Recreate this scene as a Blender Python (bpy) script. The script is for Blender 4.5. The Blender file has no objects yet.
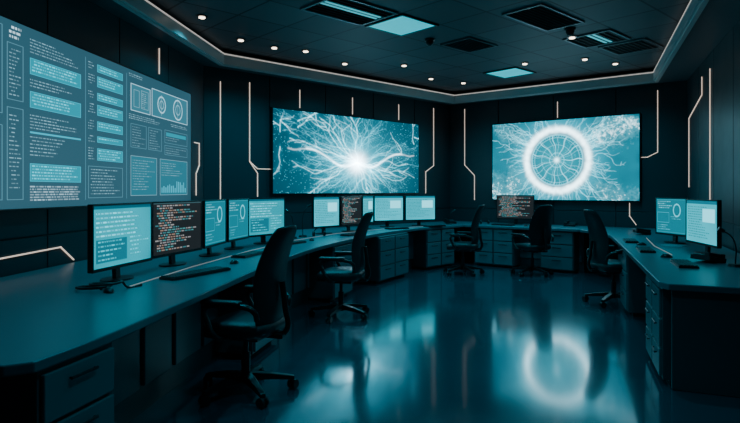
import bpy, bmesh, math, random
import numpy as np
from mathutils import Vector, Matrix
random.seed(7); rng=np.random.default_rng(5)
S=bpy.context.scene
COL=S.collection

# ---------------------------------------------------------------- materials
def mat(name,color,rough=.5,metal=0,emit=None,es=0,spec=.5,bump=None,coat=0,noise=None):
    m=bpy.data.materials.new(name); m.use_nodes=True
    nt=m.node_tree; b=nt.nodes['Principled BSDF']
    b.inputs['Base Color'].default_value=(*color,1)
    b.inputs['Roughness'].default_value=rough
    b.inputs['Metallic'].default_value=metal
    b.inputs['Specular IOR Level'].default_value=spec
    b.inputs['Coat Weight'].default_value=coat
    if emit:
        b.inputs['Emission Color'].default_value=(*emit,1); b.inputs['Emission Strength'].default_value=es
    if bump or noise:
        tc=nt.nodes.new('ShaderNodeTexCoord'); n=nt.nodes.new('ShaderNodeTexNoise')
        n.inputs['Scale'].default_value=(bump or noise)[0]; n.inputs['Detail'].default_value=6
        nt.links.new(tc.outputs['Object'],n.inputs['Vector'])
        if bump:
            bp=nt.nodes.new('ShaderNodeBump'); bp.inputs['Strength'].default_value=bump[1]; bp.inputs['Distance'].default_value=.01
            nt.links.new(n.outputs['Fac'],bp.inputs['Height']); nt.links.new(bp.outputs['Normal'],b.inputs['Normal'])
        if noise:
            mr=nt.nodes.new('ShaderNodeMapRange'); mr.inputs['To Min'].default_value=max(0,rough-noise[1]); mr.inputs['To Max'].default_value=rough+noise[1]
            nt.links.new(n.outputs['Fac'],mr.inputs['Value']); nt.links.new(mr.outputs['Result'],b.inputs['Roughness'])
    return m
M_wall=mat('wall_panel_paint',(.024,.036,.042),.42,noise=(3,.08))
M_soff=mat('soffit_paint',(.09,.11,.12),.5)
M_fascia=mat('fascia_metal',(.60,.60,.58),.4,metal=.1)
M_frame=mat('vent_frame',(.12,.14,.15),.4,metal=.3)
M_desk=mat('desk_laminate',(.095,.150,.170),.32,noise=(2,.03))
M_cab=mat('cabinet_paint',(.065,.085,.094),.42)
M_cab2=mat('drawer_front',(.13,.16,.175),.4)
M_dark=mat('dark_recess',(.006,.008,.01),.6)
M_blk=mat('black_plastic',(.011,.013,.014),.32)
M_key=mat('key_plastic',(.035,.04,.045),.45)
M_fab=mat('chair_upholstery',(.011,.014,.017),.40,bump=(180,.2))
M_met=mat('dark_metal',(.05,.055,.06),.3,metal=.8)
M_warm=mat('warm_led',(.8,.6,.5),.5,emit=(1,.76,.60),es=.95)
M_cove=mat('cove_led',(.8,.75,.7),.5,emit=(1,.90,.82),es=.40)
M_cyan=mat('ceiling_light_diffuser',(.0,.05,.06),.5,emit=(.0,.80,1.0),es=.75)
M_lens=mat('downlight_lens',(.9,.8,.7),.5,emit=(1,.80,.62),es=6)
M_paper=mat('paper',(.2,.28,.3),.6)

# floor: glossy epoxy
M_floor=mat('epoxy_floor',(.012,.075,.098),.12,spec=1.0,coat=.8)
nt=M_floor.node_tree; b=nt.nodes['Principled BSDF']
tc=nt.nodes.new('ShaderNodeTexCoord')
n=nt.nodes.new('ShaderNodeTexNoise'); n.inputs['Scale'].default_value=1.3; n.inputs['Detail'].default_value=7
mr=nt.nodes.new('ShaderNodeMapRange'); mr.inputs['To Min'].default_value=.09; mr.inputs['To Max'].default_value=.24
nt.links.new(tc.outputs['Object'],n.inputs['Vector']); nt.links.new(n.outputs['Fac'],mr.inputs['Value']); nt.links.new(mr.outputs['Result'],b.inputs['Roughness'])
b.inputs['Coat Roughness'].default_value=.09; b.inputs['IOR'].default_value=1.9; b.inputs['Specular Tint'].default_value=(.45,.95,1,1); b.inputs['Coat Tint'].default_value=(.75,.97,1,1)
# ceiling: tile grid, aligned with walls
M_ceil=mat('ceiling_tiles',(.04,.05,.055),.6)
nt=M_ceil.node_tree; b=nt.nodes['Principled BSDF']
TILE=.67; E1=Vector((.736,.677)); E2=Vector((.677,-.736)); PC=Vector((.39,6.86))
tc=nt.nodes.new('ShaderNodeTexCoord'); mp=nt.nodes.new('ShaderNodeMapping'); mp.vector_type='TEXTURE'
org=PC-E1*TILE/2+E2*TILE/2
mp.inputs['Location'].default_value=(org.x,org.y,0); mp.inputs['Rotation'].default_value=(0,0,math.atan2(.677,.736))
br=nt.nodes.new('ShaderNodeTexBrick'); br.offset=0
br.inputs['Scale'].default_value=1; br.inputs['Brick Width'].default_value=TILE; br.inputs['Row Height'].default_value=TILE
br.inputs['Mortar Size'].default_value=.014; br.inputs['Color1'].default_value=(.055,.070,.078,1); br.inputs['Color2'].default_value=(.085,.105,.115,1); br.inputs['Mortar'].default_value=(.006,.008,.01,1)
nt.links.new(tc.outputs['Object'],mp.inputs['Vector']); nt.links.new(mp.outputs['Vector'],br.inputs['Vector']); nt.links.new(br.outputs['Color'],b.inputs['Base Color'])
# display material (vertex colour -> emission)
def display_mat(name,strength):
    m=bpy.data.materials.new(name); m.use_nodes=True; nt=m.node_tree; nt.nodes.clear()
    a=nt.nodes.new('ShaderNodeAttribute'); a.attribute_name='Col'
    e=nt.nodes.new('ShaderNodeEmission'); e.inputs['Strength'].default_value=strength
    g=nt.nodes.new('ShaderNodeBsdfGlossy'); g.inputs['Roughness'].default_value=.3; g.inputs['Color'].default_value=(.02,.02,.02,1)
    ad=nt.nodes.new('ShaderNodeAddShader'); o=nt.nodes.new('ShaderNodeOutputMaterial')
    nt.links.new(a.outputs['Color'],e.inputs['Color']); nt.links.new(e.outputs[0],ad.inputs[0]); nt.links.new(g.outputs[0],ad.inputs[1]); nt.links.new(ad.outputs[0],o.inputs['Surface'])
    return m
M_disp=display_mat('display_emission',1.0)

# ---------------------------------------------------------------- mesh helpers
def empty(name,loc=(0,0,0),rz=0):
    e=bpy.data.objects.new(name,None); e.location=loc; e.rotation_euler=(0,0,rz); e.empty_display_size=.1; COL.objects.link(e); return e
def finish(bm,name,mats,parent=None,loc=None,rz=0,bevel=0,smooth=False,seg=2):
    me=bpy.data.meshes.new(name); bmesh.ops.recalc_face_normals(bm,faces=bm.faces) ; bm.to_mesh(me); bm.free()
    for m in mats: me.materials.append(m)
    o=bpy.data.objects.new(name,me); COL.objects.link(o)
    if loc is not None: o.location=loc
    o.rotation_euler=(0,0,rz)
    if parent: o.parent=parent
    if bevel:
        md=o.modifiers.new('bevel','BEVEL'); md.width=bevel; md.segments=seg; md.limit_method='ANGLE'
    if smooth:
        for p in me.polygons: p.use_smooth=True
    return o
def box(bm,c,s,rz=0,mi=0,rx=0,ry=0):
    mtx=Matrix.Translation(c)@Matrix.Rotation(rz,4,'Z')@Matrix.Rotation(ry,4,'Y')@Matrix.Rotation(rx,4,'X')@Matrix.Diagonal((*s,1))
    r=bmesh.ops.create_cube(bm,size=1,matrix=mtx)
    for v in r['verts']:
        for f in v.link_faces: f.material_index=mi
def cyl(bm,c,r1,h,r2=None,seg=20,mi=0,mtx=None):
    r2=r1 if r2 is None else r2
    m=Matrix.Translation(c)@(mtx or Matrix.Identity(4))
    r=bmesh.ops.create_cone(bm,cap_ends=True,segments=seg,radius1=r1,radius2=r2,depth=h,matrix=m)
    for v in r['verts']:
        for f in v.link_faces: f.material_index=mi
def prism(bm,pts,z0,z1,mi=0):
    lo=[bm.verts.new((p[0],p[1],z0)) for p in pts]; hi=[bm.verts.new((p[0],p[1],z1)) for p in pts]
    fs=[bm.faces.new(lo[::-1]),bm.faces.new(hi)]
    k=len(pts)
    for i in range(k): fs.append(bm.faces.new((lo[i],lo[(i+1)%k],hi[(i+1)%k],hi[i])))
    for f in fs: f.material_index=mi
    return fs
def tube(name,pts,r,m,parent=None,smooth=True):
    cu=bpy.data.curves.new(name,'CURVE'); cu.dimensions='3D'; cu.bevel_depth=r; cu.bevel_resolution=3; cu.use_fill_caps=True
    sp=cu.splines.new('BEZIER' if smooth else 'POLY')
    if smooth:
        sp.bezier_points.add(len(pts)-1)
        for bp,p in zip(sp.bezier_points,pts): bp.co=p; bp.handle_left_type=bp.handle_right_type='AUTO'
    else:
        sp.points.add(len(pts)-1)
        for q,p in zip(sp.points,pts): q.co=(*p,1)
    cu.materials.append(m)
    o=bpy.data.objects.new(name,cu); COL.objects.link(o)
    if parent: o.parent=parent
    return o
def display_grid(name,img,w,h,parent=None,gain=(.62,.93,1.22)):
    """img rows top->bottom; local plane x in [-w/2,w/2], z in [-h/2,h/2], faces -y"""
    img=img*np.array(gain)
    H,W,_=img.shape
    xs=np.linspace(-w/2,w/2,W); zs=np.linspace(h/2,-h/2,H)
    X,Z=np.meshgrid(xs,zs); co=np.stack([X,np.zeros_like(X),Z],-1).reshape(-1,3)
    i=np.arange(H*W).reshape(H,W)
    f=np.stack([i[:-1,:-1],i[1:,:-1],i[1:,1:],i[:-1,1:]],-1).reshape(-1,4)
    me=bpy.data.meshes.new(name); me.vertices.add(len(co)); me.vertices.foreach_set('co',co.ravel().astype(np.float32))
    me.loops.add(f.size); me.loops.foreach_set('vertex_index',f.ravel().astype(np.int32))
    me.polygons.add(len(f)); me.polygons.foreach_set('loop_start',np.arange(0,f.size,4,dtype=np.int32)); me.polygons.foreach_set('loop_total',np.full(len(f),4,dtype=np.int32))
    me.update(); me.validate()
    ca=me.color_attributes.new('Col','FLOAT_COLOR','POINT')
    rgba=np.concatenate([img,np.ones((H,W,1))],-1).astype(np.float32); ca.data.foreach_set('color',rgba.ravel())
    me.materials.append(M_disp)
    o=bpy.data.objects.new(name,me); COL.objects.link(o)
    if parent: o.parent=parent
    return o

# ---------------------------------------------------------------- display images
def blur(a,s):
    r=int(3*s)+1; k=np.exp(-.5*(np.arange(-r,r+1)/s)**2); k/=k.sum()
    p=np.pad(a,r,mode='edge')
    p=np.apply_along_axis(lambda x:np.convolve(x,k,'valid'),0,p); p=np.apply_along_axis(lambda x:np.convolve(x,k,'valid'),1,p)
    return p
def smooth_noise(H,W,s):
    a=blur(rng.random((H,W)),s); return (a-a.min())/(a.max()-a.min())
def splat_line(A,p,q,v):
    L=max(2,int(math.hypot(q[0]-p[0],q[1]-p[1])*1.5))
    for t in np.linspace(0,1,L):
        x=p[0]+(q[0]-p[0])*t; y=p[1]+(q[1]-p[1])*t; ix,iy=int(x),int(y)
        if 0<=ix<A.shape[1] and 0<=iy<A.shape[0]: A[iy,ix]=max(A[iy,ix],v)
def bolt(A,x,y,ang,L,v,depth=0,asp=1):
    step=5; a=ang
    for k in range(int(L/step)):
        a+=random.gauss(0,.28); a+=(ang-a)*.15
        nx=x+step*math.cos(a)*asp; ny=y+step*math.sin(a)
        splat_line(A,(x,y),(nx,ny),v*(1-.6*k*step/L)); x,y=nx,ny
        if depth<2 and random.random()<.16: bolt(A,x,y,a+random.choice((-1,1))*random.uniform(.4,.9),(L-k*step)*.55,v*.7,depth+1,asp)
def mix(a,b,t): return a*(1-t[...,None])+np.array(b)*t[...,None]
def img_energy(W=440,H=190):
    cx,cy=.52*W,.60*H
    yy,xx=np.mgrid[0:H,0:W]; dx=(xx-cx)/W*2.2; dy=(yy-cy)/H
    r=np.hypot(dx,dy*1.1)
    A=np.zeros((H,W)); A2=np.zeros((H,W))
    for i in range(46):
        an=i/46*2*math.pi+random.uniform(-.07,.07); bolt(A,cx,cy,an,random.uniform(110,230),random.uniform(.4,.9),asp=1.35)
    for i in range(13):
        an=random.choice((1,-1))*random.uniform(.25,2.9); bolt(A2,cx,cy,an,random.uniform(120,200),1,1,1.35)
    for i in range(9): # side crackle
        bolt(A2,random.choice((.04,.14,.86,.96))*W,random.uniform(.1,.5)*H,random.uniform(0,6.28),random.uniform(40,90),.8,1,1.2)
    wv=np.zeros((H,W))
    for k in range(W):
        u=(k-cx)/W*2; s=abs(u)
        yb=cy+H*(.05*math.sin(min(s,.8)*8.5)-.30*max(0,s-.22)**1.15+.10*max(0,s-.7))
        for j in range(-3,4):
            if s<.88 and abs(j)<=3*(1-s): wv[int(np.clip(yb+j,0,H-1)),k]=1
    n1=smooth_noise(H,W,10)
    base=np.zeros((H,W,3))+np.array((.0,.08,.12))
    base=mix(base,(.0,.32,.40),np.clip(1.25-r*.95,0,1)*(.2+.8*n1))
    lin=blur(A,.65)*1.5; glow=blur(A,4); l2=blur(A2,.9)*2; g2=blur(A2,5)*2
    base+= glow[...,None]*np.array((.0,.42,.55))+(lin**1.6)[...,None]*np.array((.4,1.6,1.8))
    base+= g2[...,None]*np.array((.0,.5,.6))+(l2**1.5)[...,None]*np.array((1.6,2.6,2.7))
    w1=blur(wv,1.5); w2=blur(wv,6)
    base+=(w1**1.3)[...,None]*np.array((4.2,4.4,4.4))+w2[...,None]*np.array((.0,.7,.85))
    base+=(np.exp(-(r/.11)**2)*9)[...,None]*np.array((1.2,1.0,1.0))+(np.exp(-(r/.27)**2)*1.0)[...,None]*np.array((.1,.9,1.05))+(np.exp(-(r/.5)**2)*.2)[...,None]*np.array((.0,.9,1.1))
    sp=(rng.random((H,W))>.985)*rng.random((H,W)); base+=blur(sp,.6)[...,None]*np.array((.6,2.2,2.4))
    return base
def img_wheel(W=400,H=230):
    cx,cy=.475*W,.5*H
    yy,xx=np.mgrid[0:H,0:W]; asp=(2.74/1.52); dx=(xx-cx)/W*asp; dy=(yy-cy)/H
    r=np.hypot(dx,dy); th=np.arctan2(dy,dx)
    n0=smooth_noise(H,W,16); n1=smooth_noise(H,W,8); n2=smooth_noise(H,W,3); n3=smooth_noise(H,W,1.2)
    base=np.zeros((H,W,3))+np.array((.0,.20,.26))
    base=mix(base,(.0,.36,.46),np.clip((n1-.3)*1.6,0,1))
    base+=(np.exp(-((r-.42)/.15)**2)*.36)[...,None]*np.array((.0,.9,1.1))
    def lobe(a,w): return np.exp(-(np.angle(np.exp(1j*(th-a)))/w)**2)
    lob=lobe(-.50,.36)+.95*lobe(2.65,.42)+.8*lobe(-2.6,.3)+.75*lobe(.6,.3)
    f=.36*n0+.32*n1+.30*n2+.20*n3
    sm=np.clip((f-.84+.36*lob)*3.4,0,1)*np.clip((r-.38)*6,0,1)
    base=mix(base,(.25,.95,1.05),sm*.75)
    base=mix(base,(3,3.6,3.6),np.clip(sm*1.6-1.15+.6*n3,0,1)*.8)
    A=np.zeros((H,W))
    for i in range(120):
        an=random.uniform(0,2*math.pi); rr=.40
        bolt(A,cx+rr*math.cos(an)*W/asp,cy+rr*math.sin(an)*H,an+random.uniform(-.35,.35),random.uniform(12,65),random.uniform(.4,1),1)
    for i in range(34):
        an=random.choice((-.5,2.65,-2.6,.6))+random.gauss(0,.22)
        bolt(A,cx+.4*math.cos(an)*W/asp,cy+.4*math.sin(an)*H,an,random.uniform(60,130),1,1)
    base+=(blur(A,.7)**1.3)[...,None]*np.array((1.0,2.4,2.6))
    rr=.378+.025*(n1-.5)
    ring=np.exp(-((r-rr)/(.028+.018*n2))**2)
    base=mix(base,(4.5,5.2,5.2),np.clip(ring*(.45+.9*n2),0,1))
    disc=1/(1+np.exp((r-.325)/.010))
    base=mix(base,(.0,.33,.41),disc*.95)
    base+=(disc*np.exp(-(r/.25)**2)*.22)[...,None]*np.array((.0,1,1.1))
    for rr_,ww,am in ((.315,.006,1.0),(.280,.0035,.7),(.19,.004,.45),(.09,.005,.6)):
        base+=(np.exp(-((r-rr_)/ww)**2)*am)[...,None]*np.array((.4,1.1,1.2))
    wob=th+.05*np.sin(r*30)
    for kk,am in ((11,1.1),(17,.5)):
        sp=np.clip(np.cos(wob*kk)*(10+70*r)-(9+70*r),0,1)*(r<.31)*(r>.02); base+=(sp*am)[...,None]*np.array((.6,1.1,1.2))
    tick=(np.cos(th*64)>.3)*(r<.31)*(r>.29); base+=(tick*.35)[...,None]*np.array((.1,.8,.9))
    base+=(((n3>.70)&(r<.31))*.25)[...,None]*np.array((.1,.9,1.0))
    base+=(np.exp(-(r/.03)**2)*3)[...,None]*np.array((.9,1.1,1.1))
    return base
def R(img,x0,y0,x1,y1,c,a=1.0):
    H,W,_=img.shape; s=(slice(int(y0*H),max(int(y0*H)+1,int(y1*H))),slice(int(x0*W),max(int(x0*W)+1,int(x1*W))))
    img[s]=img[s]*(1-a)+np.array(c)*a
def O(img,x0,y0,x1,y1,c,px=1):
    H,W,_=img.shape; ax,ay=int(x0*W),int(y0*H); bx,by=int(x1*W)-1,int(y1*H)-1
    img[ay:ay+px,ax:bx]=c; img[by:by+px,ax:bx]=c; img[ay:by,ax:ax+px]=c; img[ay:by+px,bx:bx+px]=c
def T(img,x0,y0,x1,y1,c,pitch=4,h=2,fill=.85,lmax=8,ragged=.45):
    H,W,_=img.shape
    y=int(y0*H)
    while y+h<=int(y1*H):
        x=int(x0*W)+random.choice((0,0,0,4)); end=int(x0*W)+int((x1-x0)*W*random.uniform(ragged,1)*1)
        while x<end:
            l=random.randint(2,lmax); k=min(x+l,end)
            img[y:y+h,x:k]=img[y:y+h,x:k]*(1-fill)+np.array(c)*fill*(random.uniform(.5,1.1))
            x+=l+2
        y+=pitch
def img_dash(W=700,H=400):
    im=np.zeros((H,W,3))+np.array((.045,.115,.140))
    n=smooth_noise(H,W,45); im*= (.8+.45*n)[...,None]
    tx=(.42,.68,.72); cy=(.0,.38,.44); br=(.15,1.3,1.4); ln=(.18,.40,.45)
    def panel(x0,y0,x1,y1,full=True):
        R(im,x0,y0,x1,y1,cy,.95); O(im,x0,y0,x1,y1,(.02,.7,.8)); T(im,x0+.006,y0+.012,x1-.006,y1-.01,br,7,3,.75,7,.7 if full else .4)
    O(im,.02,.04,.16,.5,ln); T(im,.03,.07,.15,.48,tx,6,2); O(im,.02,.56,.16,.95,ln); T(im,.03,.6,.15,.93,tx,6,2)
    T(im,.178,.03,.215,.10,(1.3,1.5,1.5),10,5); O(im,.172,.12,.215,.42,ln); T(im,.178,.15,.21,.40,tx,8,2); O(im,.172,.46,.215,.95,ln); T(im,.178,.5,.21,.9,tx,9,2)
    x0,x1=.233,.398
    T(im,x0,.06,x1,.14,tx,7,2); panel(x0,.165,x1,.255); T(im,x0,.285,x1-.03,.33,tx,7,2); panel(x0,.35,x1,.44)
    T(im,x0,.48,x1,.56,tx,7,2); R(im,x0,.575,x1,.583,(.02,.6,.7)); T(im,x0,.60,x1-.04,.72,tx,8,2); panel(x0,.75,x1,.85)
    T(im,x0,.875,x1,.97,(.7,.85,.88),6,3,.8,12,.9)
    x0,x1=.427,.575
    for y,a in ((.06,.05),(.14,.07),(.25,.05),(.33,.07),(.44,.06),(.54,.04),(.62,.08)):
        panel(x0+.035,y,x1,y+a); T(im,x0,y,x0+.028,y+a,tx,7,2)
    O(im,x0,.74,x1,.95,ln); T(im,x0+.01,.76,x1-.01,.93,tx,8,2)
    x0,x1=.607,.98
    T(im,x0,.03,.70,.06,tx,6,2)
    yy,xx=np.mgrid[0:H,0:W]
    R(im,.615,.10,.72,.30,(.06,.22,.26)); O(im,.615,.10,.72,.30,(.7,1.,1.05),2); O(im,.63,.14,.66,.27,tx); O(im,.67,.13,.71,.27,tx); T(im,.675,.15,.705,.26,tx,6,2)
    R(im,.73,.08,.97,.30,(.06,.22,.26)); O(im,.73,.08,.97,.30,(.7,1.,1.05),2)
    for c,q,rd in ((.79,.19,.065),(.90,.19,.085)):
        r=np.hypot((xx/W-c)*4.1/1.5,(yy/H-q)); im[np.abs(r-rd)<.006]=(.6,.95,1.0); im[np.abs(r-rd*.5)<.005]=(.3,.6,.65)
    for c in (.79,.90): R(im,c-.0012,.11,c+.0012,.28,tx)
    T(im,x0,.33,.80,.37,tx,6,2); T(im,.85,.33,.97,.36,tx,6,2)
    for (a,b_,c,d) in ((.615,.40,.70,.58),(.71,.40,.79,.58),(.81,.39,.97,.50),(.81,.52,.97,.60)): O(im,a,b_,c,d,ln); T(im,a+.008,b_+.02,c-.008,d-.01,tx,8,2,.6)
    R(im,.82,.41,.96,.44,cy,.9)
    for (a,b_,c,d) in ((.615,.64,.76,.94),(.78,.64,.97,.94)): R(im,a,b_,c,d,(.03,.20,.24)); O(im,a,b_,c,d,tx)
    T(im,.625,.67,.75,.91,tx,8,2,.7); T(im,.79,.67,.96,.78,tx,8,2,.7)
    for k in range(14): hgt=random.uniform(.03,.11); R(im,.79+k*.0125,.92-hgt,.797+k*.0125,.92,(.05,.6,.7))
    for xx0 in (.415,.593): R(im,xx0,.04,xx0+.0015,.96,(.14,.36,.42))
    return im*1.05
def img_mon(kind,W=130,H=84):
    if kind=='code':
        im=np.zeros((H,W,3))+np.array((.016,.022,.026))
        for y in range(4,H-4,4):
            x=6+random.choice((0,4,8,12)); e=W*random.uniform(.35,.95)
            while x<e:
                l=random.randint(3,9); c=random.choice(((.40,.40,.40),(.36,.24,.19),(.08,.34,.36),(.32,.32,.34),(.05,.22,.26))); im[y:y+2,x:x+l]=c; x+=l+2
        R(im,0,0,1,.035,(.05,.12,.14)); return im
    n=smooth_noise(H,W,14)
    if kind=='cyan':
        im=np.zeros((H,W,3))+np.array((.0,.46,.52)); im*=(.75+.5*n)[...,None]
        R(im,0,0,1,.07,(.0,.12,.16)); T(im,.05,.12,.95,.5,(.3,1.6,1.7),6,2,.75); R(im,.05,.55,.55,.92,(.0,.20,.25)); T(im,.08,.58,.52,.9,(.1,1.1,1.2),6,2,.7); T(im,.6,.55,.95,.92,(.1,1.3,1.4),6,2,.7)
        return im*1.05
    if kind=='graph':
        im=np.zeros((H,W,3))+np.array((.0,.24,.29)); yy,xx=np.mgrid[0:H,0:W]
        T(im,.06,.08,.6,.3,(.3,1.1,1.2),5,2); T(im,.5,.5,.95,.62,(.1,.7,.8),5,2); T(im,.06,.75,.5,.93,(.1,.7,.8),5,2)
        r=np.hypot((xx/W-.7)*1.5,(yy/H-.32)); im[np.abs(r-.17)<.02]=(.2,1.,1.1); O(im,.04,.4,.45,.7,(.05,.6,.7))
        O(im,.02,.03,.98,.97,(.03,.4,.46)); return im
    if kind=='pale':
        im=np.zeros((H,W,3))+np.array((.02,.72,.80)); im*=(.8+.4*n)[...,None]
        R(im,0,0,1,.09,(.0,.22,.28)); T(im,.06,.15,.94,.9,(.0,.28,.33),5,2,.7); R(im,.55,.2,.93,.5,(.4,1.6,1.7)); return im
# ---------------------------------------------------------------- room shell
A=Vector((-2.42,8.11)); C=Vector((1.70,11.90)); B=Vector((5.22,9.20)); RN=Vector((2.85,3.2)); RB=Vector((2.85,-2.0)); LB=Vector((-3.38,-2.0))
SOF=3.20; CEI=3.42
def wall(name,p,q,panels=True,seams=(1.02,),pw=1.12):
    d=q-p; L=d.length; rz=math.atan2(d.y,d.x)
    bm=bmesh.new()
    box(bm,(L/2,-.06,CEI/2+.04),(L+.10,.10,CEI+.12))     # core (outer side is -y)
    zs=[0.12]+list(seams)+[SOF+.02]
    if panels:
        k=max(1,round(L/pw)); w=L/k
        for i in range(k):
            for a,b_ in zip(zs[:-1],zs[1:]):
                box(bm,((i+.5)*w,.0,(a+b_)/2),(w-.014,.024,b_-a-.014))
    return finish(bm,name,[M_wall],loc=(p.x,p.y,0),rz=rz,bevel=.004),L,rz
walls={}
for nm,p,q in (('wall_left',A,LB),('wall_center',C,A),('wall_far_right',B,C),('wall_right',RN,B),('wall_right_near',RB,RN),('wall_back',LB,RB)):
    walls[nm]=wall(nm,p,q)+(p,)
def poly_slab(name,pts,z0,z1,m):
    bm=bmesh.new(); prism(bm,pts,z0,z1); return finish(bm,name,[m])
room=[LB,RB,RN,B,C,A]
poly_slab('floor',room,-.1,0,M_floor)
poly_slab('ceiling',room,CEI,CEI+.1,M_ceil)
for nm in ('wall_left','wall_center','wall_far_right','wall_right'):
    o,L,rz,p=walls[nm]; bm=bmesh.new(); box(bm,(L/2,.008,.05),(L-.06,.03,.10))
    finish(bm,'baseboard_'+nm[5:],[M_cab],loc=(p.x,p.y,0),rz=rz,bevel=.004)
def line_isect(p,d,q,e):
    den=d.x*e.y-d.y*e.x; t=((q.x-p.x)*e.y-(q.y-p.y)*e.x)/den; return p+d*t
def inset(poly,offs):
    n=len(poly); out=[]
    for i in range(n):
        p0,p1,p2=poly[i-1],poly[i],poly[(i+1)%n]
        d1=(p1-p0).normalized(); d2=(p2-p1).normalized()
        n1=Vector((-d1.y,d1.x)); n2=Vector((-d2.y,d2.x))
        out.append(line_isect(p1+n1*offs[i-1],d1,p1+n2*offs[i],d2))
    return out
offs=[.3,.5,.50,.34,.34,.34]
inn=inset(room,offs)
def ring(name,outer,inner,z0,z1,m):
    bm=bmesh.new(); n=len(outer)
    for i in range(n):
        j=(i+1)%n; prism(bm,[outer[i],outer[j],inner[j],inner[i]],z0,z1)
    return finish(bm,name,[m])
out2=inset(room,[.015]*6)
ring('soffit_trim',out2,inn,SOF,CEI-.06,M_soff)
in_a=inset(room,[o+.03 for o in offs]); in_b=inset(room,[o+.004 for o in offs]); in_c=inset(room,[o-.05 for o in offs])
ring('trim_fascia',inn,in_a,SOF-.015,SOF+.12,M_fascia)
ring('cove_light_strip',in_b,inset(room,[o+.034 for o in offs]),SOF+.125,SOF+.138,M_cove)
ring('trim_cornice',inn,in_c,SOF-.03,SOF-.001,M_fascia)

# wall light lines (s,z) local to each wall
lines={
 'wall_left':[[(.28,1.33),(.28,1.63),(.17,1.75),(.17,2.06),(.34,2.06)],[(1.38,2.80),(1.38,3.1)],[(5.4,.84),(3.9,.885),(3.22,.90),(3.04,.77)]],
 'wall_center':[[(5.33,3.0),(5.33,1.25)],[(4.84,3.05),(4.84,1.84),(4.70,1.73),(4.46,1.73)],[(4.84,1.84),(4.70,1.66),(4.70,1.3)],[(3.9,2.76),(3.9,3.05)],[(2.75,2.76),(2.75,3.05)],[(1.57,2.76),(1.57,3.05)],[(.547,3.08),(.547,1.9),(.79,1.77),(.79,1.34)]],
 'wall_far_right':[[(4.08,3.08),(4.08,1.92),(3.855,1.70),(3.855,1.2)],[(2.14,2.76),(2.14,3.05)],[(.444,3.08),(.444,2.04),(.60,1.96),(.69,1.96)],[(.885,1.17),(.885,.95),(.78,.80)]],
 'wall_right':[[(5.09,3.0),(5.09,2.75),(6.22,2.55),(6.22,1.45)],[(4.51,3.0),(4.51,1.2)]],
}
for nm,ls in lines.items():
    o,L,rz,p=walls[nm]; bm=bmesh.new()
    for pl in ls:
        for (s0,z0),(s1,z1) in zip(pl[:-1],pl[1:]):
            ln=math.hypot(s1-s0,z1-z0); a=math.atan2(z1-z0,s1-s0)
            box(bm,((s0+s1)/2,.016,(z0+z1)/2),(ln+.010,.010,.010),ry=-a)
    finish(bm,'wall_light_line',[M_warm],loc=(p.x,p.y,0),rz=rz)

def wall_display(name,wn,s0,s1,z0,z1,img,gain):
    o,L,rz,p=walls[wn]; u=Vector((math.cos(rz),math.sin(rz)))
    c=p+u*(s0+s1)/2
    e=empty(name,(c.x,c.y,(z0+z1)/2),rz+math.pi)
    w=abs(s1-s0); h=z1-z0
    bm=bmesh.new(); box(bm,(0,-.042,0),(w,.058,h)); box(bm,(0,-.072,h/2-.008),(w,.006,.016)); box(bm,(0,-.072,-h/2+.008),(w,.006,.016))
    box(bm,(w/2-.008,-.072,0),(.016,.006,h-.032)); box(bm,(-w/2+.008,-.072,0),(.016,.006,h-.032))
    finish(bm,'frame',[M_blk],parent=e)
    g=display_grid('picture',img,w-.03,h-.03,e,gain); g.location=(0,-.0735,0)
    return e
wall_display('video_wall_screen','wall_left',.58,4.63,1.24,2.70,img_dash(),(.75,1.0,1.18))
wall_display('video_wall_screen','wall_center',1.05,4.47,1.33,2.71,img_energy(),(.8,1.0,1.12))
wall_display('video_wall_screen','wall_far_right',.70,3.44,1.20,2.72,img_wheel(),(.8,1.0,1.12))

# ---------------------------------------------------------------- ceiling fittings
def tile_pos(i,j): return PC+E1*(TILE*i)+E2*(TILE*j)
RZ=math.atan2(.677,.736)
def ceil_panel(i,j):
    c=tile_pos(i,j); bm=bmesh.new(); a=TILE-.03
    box(bm,(0,0,-.006),(a-.05,a-.05,.010),mi=1)
    for sx,sy,cx,cy in ((a,.025,0,a/2-.012),(a,.025,0,-a/2+.012),(.025,a-.05,a/2-.012,0),(.025,a-.05,-a/2+.012,0)): box(bm,(cx,cy,-.009),(sx,sy,.018))
    finish(bm,'ceiling_light_panel',[M_met,M_cyan],loc=(c.x,c.y,CEI),rz=RZ)
for ij in ((0,0),(5,-1),(-5,1),(-7,-2)): ceil_panel(*ij)  # last two panels are out of view, added to light the foreground
M_vled=mat('vent_led',(.1,.3,.3),.5,emit=(.06,.55,.68),es=.8)
def vent(i,j,len_t,lit=False,wid=1):
    c=tile_pos(i,j); bm=bmesh.new(); w=TILE*len_t-.06; d=TILE*wid-.06
    box(bm,(0,0,-.004),(w,d,.006),mi=1)
    for sx,sy,cx,cy in ((w,.03,0,d/2),(w,.03,0,-d/2),(.03,d+.03,w/2,0),(.03,d+.03,-w/2,0)): box(bm,(cx,cy,-.010),(sx,sy,.020))
    k=9
    for q in range(k):
        y=-d/2+(q+.5)*d/k
        if lit and q in (3,4): box(bm,(0,y,-.010),(w-.06,.03,.008),mi=2)
        else: box(bm,(0,y,-.014),(w-.03,.035,.004),rx=.6)
    finish(bm,'ceiling_air_vent',[M_frame,M_dark,M_vled],loc=(c.x,c.y,CEI),rz=RZ)
vent(-1.25,0,1.4,True); vent(1.5,2,1.5,False,.8); vent(2,0,1,False,.8); vent(3.5,2.0,1,True); vent(4.6,2.2,1,False)
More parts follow.
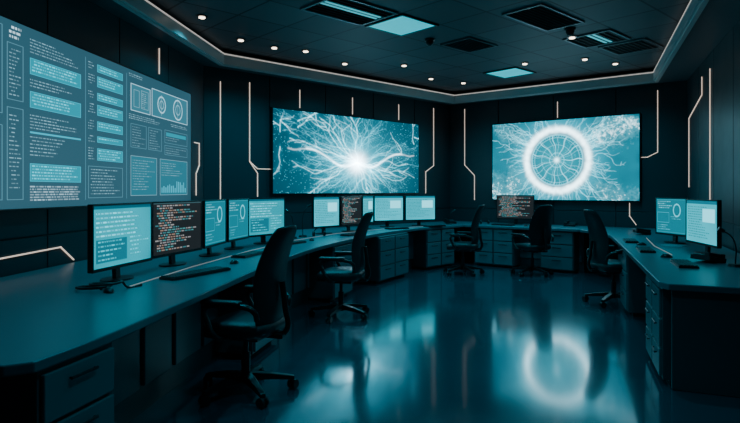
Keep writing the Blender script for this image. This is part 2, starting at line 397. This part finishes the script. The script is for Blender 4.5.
for x,y in ((-1.95,6.5),(-1.73,7.5),(-.93,8.1),(-.4,8.9),(.55,9.03),(2.66,7.37),(2.46,8.9),(1.75,10.5),(3.3,8.6),(-1.5,5.2),(1.1,10.1),(3.9,8.9),(.3,4.6),(-1.35,7.9),(-1.6,3.2),(1.9,4.6),(.2,2.2)):
    bm=bmesh.new(); cyl(bm,(0,0,-.008),.068,.016,.058,mi=0,seg=28); cyl(bm,(0,0,-.020),.036,.010,mi=1,seg=24)
    finish(bm,'recessed_downlight',[M_met,M_lens],loc=(x,y,CEI))
    l=bpy.data.lights.new('downlight_lamp','SPOT'); l.energy=56; l.color=(.01,.70,1.0); l.spot_size=2.3; l.spot_blend=1; l.shadow_soft_size=.04
    lo=bpy.data.objects.new('downlight_lamp',l); lo.location=(x,y,CEI-.07); COL.objects.link(lo)
for x,y in ((.80,7.5),(2.5,7.0)):
    bm=bmesh.new(); cyl(bm,(0,0,-.012),.07,.024,seg=24); bmesh.ops.create_uvsphere(bm,u_segments=18,v_segments=10,radius=.055,matrix=Matrix.Translation((0,0,-.04)))
    finish(bm,'dome_camera',[M_blk],loc=(x,y,CEI),smooth=True)

# ---------------------------------------------------------------- desks
def catmull(P,k=6):
    P=[Vector(p) for p in P]; out=[]
    for i in range(len(P)-1):
        p0=P[max(i-1,0)]; p1=P[i]; p2=P[i+1]; p3=P[min(i+2,len(P)-1)]
        for j in range(k):
            t=j/k; out.append(.5*((2*p1)+(-p0+p2)*t+(2*p0-5*p1+4*p2-p3)*t*t+(-p0+3*p1-3*p2+p3)*t**3))
    out.append(P[-1]); return out
FL=catmull([(-1.27,2.12),(-1.165,2.62),(-1.04,3.64),(-.86,5.06),(-.62,6.3),(-.25,7.45),(.25,8.65),(.85,9.60)])+[Vector((1.76,10.5))]
FC=[Vector((1.77,10.49)),Vector((3.43,9.26))]
FR=[Vector((3.46,9.22)),Vector((3.52,8.75)),Vector((3.47,8.1)),Vector((3.10,7.0)),Vector((2.58,5.5)),Vector((2.05,3.98)),Vector((2.07,3.88))]
Cp=Vector((1.70,11.855)); Ap=Vector((-2.385,8.09)); Bp=Vector((5.16,9.185))
def offset_poly(P,o):
    out=[]
    for i,p in enumerate(P):
        a=P[max(i-1,0)]; b_=P[min(i+1,len(P)-1)]; d=(b_-a).normalized(); out.append(p+Vector((-d.y,d.x))*o)
    return out
def desk(front,rest,mod_from,mod_to,peds,name='control_desk',panel_off=.38):
    e=empty(name)
    bm=bmesh.new(); prism(bm,list(front)+rest,.705,.75); finish(bm,'desktop',[M_desk],parent=e,bevel=.008,seg=3)
    P=offset_poly(front,panel_off)[mod_from:mod_to]; Q=offset_poly(front,panel_off+.04)[mod_from:mod_to]
    bm=bmesh.new()
    for i in range(len(P)-1): 
        prism(bm,[P[i],P[i+1],Q[i+1],Q[i]],.0,.705)
    finish(bm,'modesty_panel',[M_cab],parent=e)
    bm=bmesh.new()
    for i in range(0,len(P)-1,2):
        a=P[i]; b_=P[min(i+2,len(P)-1)]; d=b_-a; L=d.length
        if L<.25: continue
        c=(a+b_)/2; nn=Vector((d.y,-d.x)).normalized()
        box(bm,(c.x+nn.x*.012,c.y+nn.y*.012,.40),(L-.06,.03,.46),rz=math.atan2(d.y,d.x))
    finish(bm,'panel_faces',[M_cab2],parent=e,bevel=.006)
    for k,(p,q,nd,dep) in enumerate(peds):
        p=Vector(p);q=Vector(q); d=q-p; L=d.length; rz=math.atan2(d.y,d.x)
        pe=bmesh.new()
        box(pe,(L/2,dep/2,.373),(L,dep,.664)); box(pe,(L/2,dep/2+.02,.02),(L-.04,dep-.06,.04),mi=2)
        cols=2 if L>.7 else 1; cw=L/cols
        for cI in range(cols):
            hh=.64/nd
            for r in range(nd):
                z=.05+hh*(r+.5)
                box(pe,(cw*(cI+.5),-.010,z),(cw-.03,.022,hh-.018),mi=1)
                box(pe,(cw*(cI+.5),-.036,z+hh*.22),(min(.16,cw*.5),.010,.014),mi=3)
                for sx in (-1,1): box(pe,(cw*(cI+.5)+sx*min(.07,cw*.22),-.027,z+hh*.22),(.010,.016,.010),mi=3)
        finish(pe,'drawer_pedestal_%d'%(k+1),[M_cab,M_cab2,M_dark,M_met],parent=e,loc=(p.x,p.y,0),rz=rz,bevel=.005)
    return e
d1=desk(FL,[Cp,Ap,Vector((-2.92,2.42)),Vector((-1.72,2.12)),Vector((-1.36,2.07))],3,47,
  [((-1.285,2.16),(-1.185,2.58),3,.70),((-.97,4.62),(-.86,5.2),3,.6),((-.46,6.95),(-.25,7.55),3,.6),((.13,8.30),(.62,9.17),3,.5),((.98,9.78),(1.55,10.34),3,.5)])
bm=bmesh.new(); box(bm,(-2.40,2.36,.352),(1.0,.04,.70),rz=-.12); finish(bm,'end_panel',[M_cab],parent=d1)
d2=desk(FC,[Bp-Vector((.0,.0)),Cp+Vector((.005,0))],0,2,[((1.95,10.42),(2.55,9.97),3,.5),((2.95,9.68),(3.40,9.35),3,.5)])
d3=desk(FR,[Vector((2.92,3.54)),Bp+Vector((0,-.01))],1,5,[((3.06,6.8),(2.86,6.2),3,.55),((2.36,4.75),(2.10,4.02),3,.6)])
bm=bmesh.new(); box(bm,(2.52,3.78,.352),(.86,.04,.70),rz=math.atan2(-.369,.929)); finish(bm,'end_panel',[M_cab],parent=d3,bevel=.005)
M_inlay=mat('inlay_led',(.3,.3,.3),.5,emit=(1,.80,.66),es=.22)
def inlay(pts,par):
    bm=bmesh.new()
    for a,b_ in zip(pts[:-1],pts[1:]):
        a=Vector(a);b_=Vector(b_);d=b_-a; c=(a+b_)/2
        box(bm,(c.x,c.y,.7515),(d.length+.006,.009,.004),rz=math.atan2(d.y,d.x))
    finish(bm,'inlay_strip',[M_inlay],parent=par)
inlay([(-1.62,3.75),(-1.50,4.75),(-1.28,6.0),(-.98,7.2),(-.5,8.35),(.2,9.3),(1.2,10.2)],d1)
inlay([(3.75,7.6),(3.3,6.5),(3.02,5.6)],d3)

# ---------------------------------------------------------------- monitors
def monitor(p0,p1,kind,top=1.305,bot=.845):
    p0=Vector(p0);p1=Vector(p1); d=p1-p0; w=d.length; c=(p0+p1)/2; rz=math.atan2(d.y,d.x); h=top-bot
    e=empty('computer_monitor',(c.x,c.y,.75),rz)
    zc=(top+bot)/2-.75
    bm=bmesh.new(); box(bm,(0,.022,zc),(w,.034,h)); box(bm,(0,.048,zc),(w*.6,.03,h*.6)); finish(bm,'housing',[M_blk],parent=e,bevel=.006)
    bm=bmesh.new()
    b_=.014
    box(bm,(0,.002,zc+h/2-b_/2),(w,.010,b_)); box(bm,(0,.002,zc-h/2+b_*.8),(w,.010,b_*1.6)); box(bm,(w/2-b_/2,.002,zc),(b_,.010,h-.02)); box(bm,(-w/2+b_/2,.002,zc),(b_,.010,h-.02))
    finish(bm,'bezel',[M_blk],parent=e,bevel=.002)
    img=img_mon(kind); g=display_grid('display',img,w-2*b_,h-b_*2.6,e,(1,1,1) if kind=='code' else (.7,1.0,1.14)); g.location=(0,.0035,zc+b_*.3)
    bm=bmesh.new(); box(bm,(0,.075,zc*.5),(.06,.03,zc+.03),rx=-.06); finish(bm,'stand_neck',[M_met],parent=e,bevel=.004)
    bm=bmesh.new(); prism(bm,[(.13*math.cos(a)*1.1,.06+.10*math.sin(a)) for a in np.linspace(0,2*math.pi,24,endpoint=False)],0,.012); finish(bm,'stand_base',[M_blk],parent=e,bevel=.003)
    return e
for p0,p1,k in (((-1.84,3.71),(-1.72,4.42),'cyan'),((-1.75,4.50),(-1.56,5.20),'code'),((-1.56,5.28),(-1.505,5.86),'graph'),((-1.50,5.93),(-1.40,6.47),'graph'),((-1.42,6.53),(-1.07,7.05),'cyan'),
   ((-.82,8.1),(-.46,8.5),'pale'),((-.44,8.55),(-.13,8.98),'code'),((-.12,9.15),(.06,9.5),'pale'),((.07,9.72),(.60,10.0),'pale'),((.63,10.0),(1.20,10.25),'pale'),
   ((2.42,10.72),(3.05,10.40),'code'),((3.63,7.12),(3.73,6.60),'graph'),((3.40,6.03),(3.29,5.30),'pale')): monitor(p0,p1,k)

# ---------------------------------------------------------------- desk items
def keyboard(x,y,rz,w=.44):
    bm=bmesh.new(); box(bm,(0,0,.010),(w,.15,.018))
    nx=int(w/.0245)
    for r in range(5):
        for c in range(nx):
            if r==0 and nx*.3<c<nx*.62: continue
            box(bm,(-w/2+.02+c*(w-.04)/(nx-1),-.056+r*.028,.022),(.019,.022,.008),mi=1)
    box(bm,(-.01,-.056,.022),(w*.32,.022,.008),mi=1)
    finish(bm,'computer_keyboard',[M_blk,M_key],loc=(x,y,.75),rz=rz)
def mouse(x,y,rz):
    bm=bmesh.new(); bmesh.ops.create_uvsphere(bm,u_segments=16,v_segments=10,radius=1,matrix=Matrix.Translation((0,0,.0))@Matrix.Diagonal((.032,.055,.034,1)))
    bmesh.ops.bisect_plane(bm,geom=bm.verts[:]+bm.edges[:]+bm.faces[:],plane_co=(0,0,.0005),plane_no=(0,0,-1),clear_outer=True)
    box(bm,(0,.028,.03),(.006,.016,.008))
    finish(bm,'computer_mouse',[M_blk],loc=(x,y,.75),rz=rz,smooth=True)
aL=math.atan2(.72,.12)
keyboard(-1.33,4.30,aL-.30,.60); mouse(-1.20,4.95,aL+1.4)
keyboard(-1.20,5.55,aL-.1); mouse(-1.02,6.05,.2)
keyboard(-.95,6.75,aL-.3); mouse(-.75,7.2,.2); keyboard(-.25,8.05,1.0,.4); keyboard(.45,9.35,.6,.4); keyboard(1.15,9.95,.6,.4)
keyboard(2.45,10.3,-.65,.4); mouse(2.8,10.05,0)
aR=math.atan2(-.47,-.17)
keyboard(3.28,7.05,aR+math.pi,.42); mouse(3.2,6.6,1.2); keyboard(2.95,6.0,aR+math.pi,.45); mouse(2.86,5.4,1.2); keyboard(2.72,4.85,aR+math.pi,.45)
def gooseneck_mic(x,y,rz,h=.36):
    e=empty('gooseneck_microphone',(x,y,.75),rz); bm=bmesh.new(); cyl(bm,(0,0,.012),.06,.024,.05,seg=24); finish(bm,'base',[M_blk],parent=e)
    tube('neck',[(0,0,.02),(0,0,h*.6),(.03,0,h*.85),(.09,0,h)],.006,M_blk,e)
    bm=bmesh.new(); cyl(bm,(.105,0,h+.008),.016,.05,.018,mtx=Matrix.Rotation(1.1,4,'Y')); finish(bm,'head',[M_blk],parent=e)
gooseneck_mic(-1.03,7.5,2.6); gooseneck_mic(-.93,7.75,.6,.42); gooseneck_mic(1.5,10.6,.4,.25); gooseneck_mic(3.1,4.75,2.8,.3)
def desk_phone(x,y,rz):
    bm=bmesh.new(); box(bm,(0,0,.03),(.2,.2,.04),rx=.15); box(bm,(-.065,0,.068),(.045,.19,.03),rx=.15)
    for s in (-1,1): box(bm,(-.065,s*.075,.052),(.05,.045,.045),rx=.15)
    for r in range(4):
        for c in range(3): box(bm,(.0+c*.03,-.06+r*.028,.052+(r-1.5)*.004),(.02,.018,.012),mi=1)
    box(bm,(.03,.075,.066),(.1,.03,.01),mi=1)
    finish(bm,'desk_phone',[M_blk,M_key],loc=(x,y,.752),rz=rz,bevel=.004)
desk_phone(1.55,10.85,.2); desk_phone(3.05,5.05,1.9); desk_phone(3.6,10.05,-.6); desk_phone(3.98,8.2,1.4)
tube('coiled_cable',[(-1.84+.10*math.cos(a)*(1-.02*a)+.012*a,3.62+.07*math.sin(a),.759+.0035*a) for a in np.linspace(0,13,40)]+[(-1.60,3.70,.758),(-1.55,3.80,.758)],.008,M_blk)
mouse(-1.66,3.56,.6)
def headset(x,y,rz):
    e=empty('headset',(x,y,.75),rz)
    tube('band',[(.08*math.cos(a),0,.03+.085*math.sin(a)) for a in np.linspace(0,math.pi,9)],.007,M_blk,e)
    bm=bmesh.new()
    for s in (-1,1): cyl(bm,(s*.078,0,.036),.036,.028,mtx=Matrix.Rotation(math.pi/2,4,'Y'))
    finish(bm,'ear_cups',[M_blk],parent=e,bevel=.004)
headset(-.72,7.9,.4); headset(2.2,10.75,.2); headset(3.15,4.45,1)
bm=bmesh.new()
for i,(a,dx,dy) in enumerate(((.1,0,0),(.5,.04,.06))): box(bm,(dx,dy,.002+.0012*i),(.18,.25,.002),rz=a)
finish(bm,'paper_sheets',[M_paper],loc=(3.50,6.5,.75),rz=-.3)

# ---------------------------------------------------------------- chairs
def chair(x,y,dx,dy,spin=.3,seat_z=.47):
    e=empty('office_chair',(x,y,0),math.atan2(-dx,dy))
    bm=bmesh.new(); cyl(bm,(0,0,.105),.045,.07,.038)
    for k in range(5):
        a=spin+k*2*math.pi/5; ca,sa=math.cos(a),math.sin(a)
        v=[]
        for r,w,zt,zb in ((.03,.030,.140,.085),(.18,.025,.122,.080),(.335,.019,.092,.066)):
            for s,z in ((-1,zb),(1,zb),(1,zt),(-1,zt)): v.append(bm.verts.new((ca*r-sa*w*s,sa*r+ca*w*s,z)))
        for g in (0,4):
            for i in range(4): bm.faces.new((v[g+i],v[g+(i+1)%4],v[g+4+(i+1)%4],v[g+4+i]))
        bm.faces.new(v[:4]); bm.faces.new(v[8:])
        cyl(bm,(ca*.315,sa*.315,.066),.010,.04,seg=8)
    finish(bm,'star_base',[M_blk],parent=e,bevel=.004)
    bm=bmesh.new()
    for k in range(5):
        a=spin+k*2*math.pi/5; c=(math.cos(a)*.325,math.sin(a)*.325,.034); ar=a+random.uniform(-1,1)
        for s in (-1,1):
            off=Vector((-math.sin(ar),math.cos(ar),0))*.019*s
            cyl(bm,(c[0]+off.x,c[1]+off.y,c[2]),.034,.020,seg=18,mtx=Matrix.Rotation(ar,4,'Z')@Matrix.Rotation(math.pi/2,4,'X'))
        box(bm,(c[0],c[1],.050),(.04,.036,.026),rz=ar)
    finish(bm,'castors',[M_blk],parent=e,bevel=.003)
    bm=bmesh.new(); cyl(bm,(0,0,.20),.030,.16); cyl(bm,(0,0,.335),.018,.18); box(bm,(0,-.01,seat_z-.065),(.20,.26,.05)); box(bm,(.15,.03,seat_z-.07),(.16,.014,.012))
    box(bm,(0,-.20,seat_z-.055),(.10,.20,.03)); finish(bm,'gas_lift',[M_met],parent=e,bevel=.004)
    bm=bmesh.new(); N=32; rings=[]
    for sc,z in ((.86,-.05),(.97,-.035),(1.0,.0),(.97,.035),(.85,.055),(.4,.050)):
        rg=[]
        for i in range(N):
            t=2*math.pi*i/N; c,s=math.cos(t),math.sin(t); px=.255*sc*math.copysign(abs(c)**.5,c); py=.25*sc*math.copysign(abs(s)**.55,s)
            zz=z-(.03*max(0,py/.25)**3); rg.append(bm.verts.new((px,py,seat_z+zz)))
        rings.append(rg)
    for a,b_ in zip(rings[:-1],rings[1:]):
        for i in range(N): bm.faces.new((a[i],a[(i+1)%N],b_[(i+1)%N],b_[i]))
    bm.faces.new(rings[0][::-1]); bm.faces.new(rings[-1]); finish(bm,'seat_cushion',[M_fab],parent=e,smooth=True)
    prof=[(-.215,.49,.38),(-.235,.56,.44),(-.235,.66,.48),(-.225,.76,.49),(-.235,.86,.48),(-.262,.96,.45),(-.298,1.05,.41),(-.330,1.12,.36),(-.350,1.165,.28)]
    nx=11; bm=bmesh.new(); F=[];K=[]
    for (py,pz,w) in prof:
        f=[];k2=[]
        for i in range(nx):
            u=-1+2*i/(nx-1); curve=.045*u*u; th=.026*(1-.75*abs(u)**3)*(1 if pz<1.13 else .7)
            f.append(bm.verts.new((u*w/2,py+curve+th,pz-.012*u*u))); k2.append(bm.verts.new((u*w/2,py+curve-th,pz-.012*u*u)))
        F.append(f);K.append(k2)
    for j in range(len(prof)-1):
        for i in range(nx-1):
            bm.faces.new((F[j][i],F[j][i+1],F[j+1][i+1],F[j+1][i])); bm.faces.new((K[j][i],K[j+1][i],K[j+1][i+1],K[j][i+1]))
        bm.faces.new((F[j][0],F[j+1][0],K[j+1][0],K[j][0])); bm.faces.new((F[j][-1],K[j][-1],K[j+1][-1],F[j+1][-1]))
    for i in range(nx-1):
        bm.faces.new((F[0][i],K[0][i],K[0][i+1],F[0][i+1])); bm.faces.new((F[-1][i],F[-1][i+1],K[-1][i+1],K[-1][i]))
    o=finish(bm,'backrest',[M_fab],parent=e,smooth=True); md=o.modifiers.new('ss','SUBSURF'); md.levels=2; md.render_levels=2
    tube('back_spine',[(0,-.20,seat_z-.05),(0,-.30,seat_z-.03),(0,-.295,.62),(0,-.275,.78)],.020,M_blk,e)
    for s in (-1,1):
        nm='right' if s>0 else 'left'
        tube('arm_loop_'+nm,[(s*.20,.02,seat_z-.045),(s*.285,.05,seat_z-.03),(s*.295,.12,.55),(s*.29,.14,.625),(s*.285,.06,.655),(s*.28,-.10,.655),(s*.262,-.20,.62),(s*.235,-.21,.56)],.0185,M_blk,e)
        bm=bmesh.new(); box(bm,(s*.285,.02,.672),(.066,.28,.032)); finish(bm,'arm_pad_'+nm,[M_blk],parent=e,bevel=.013,seg=3)
    return e
chair(-.86,3.88,-.96,.28,.2)
chair(-.32,6.2,-.97,.22,.5)
chair(1.55,9.35,-.93,.36,.1)
chair(2.68,9.25,-.45,.89,.9)
chair(3.0,6.9,1.0,.08,.4)

# ---------------------------------------------------------------- world & camera
w=bpy.data.worlds.new('world'); S.world=w; w.use_nodes=True
w.node_tree.nodes['Background'].inputs[0].default_value=(.05,.25,.35,1); w.node_tree.nodes['Background'].inputs[1].default_value=.25

cam=bpy.data.cameras.new('camera'); co=bpy.data.objects.new('camera',cam); COL.objects.link(co)
co.location=(0,0,1.4); co.rotation_euler=(math.pi/2,0,0); cam.sensor_width=36; cam.lens=36*560/740; cam.shift_y=-21.5/740; cam.clip_start=.05
S.camera=co
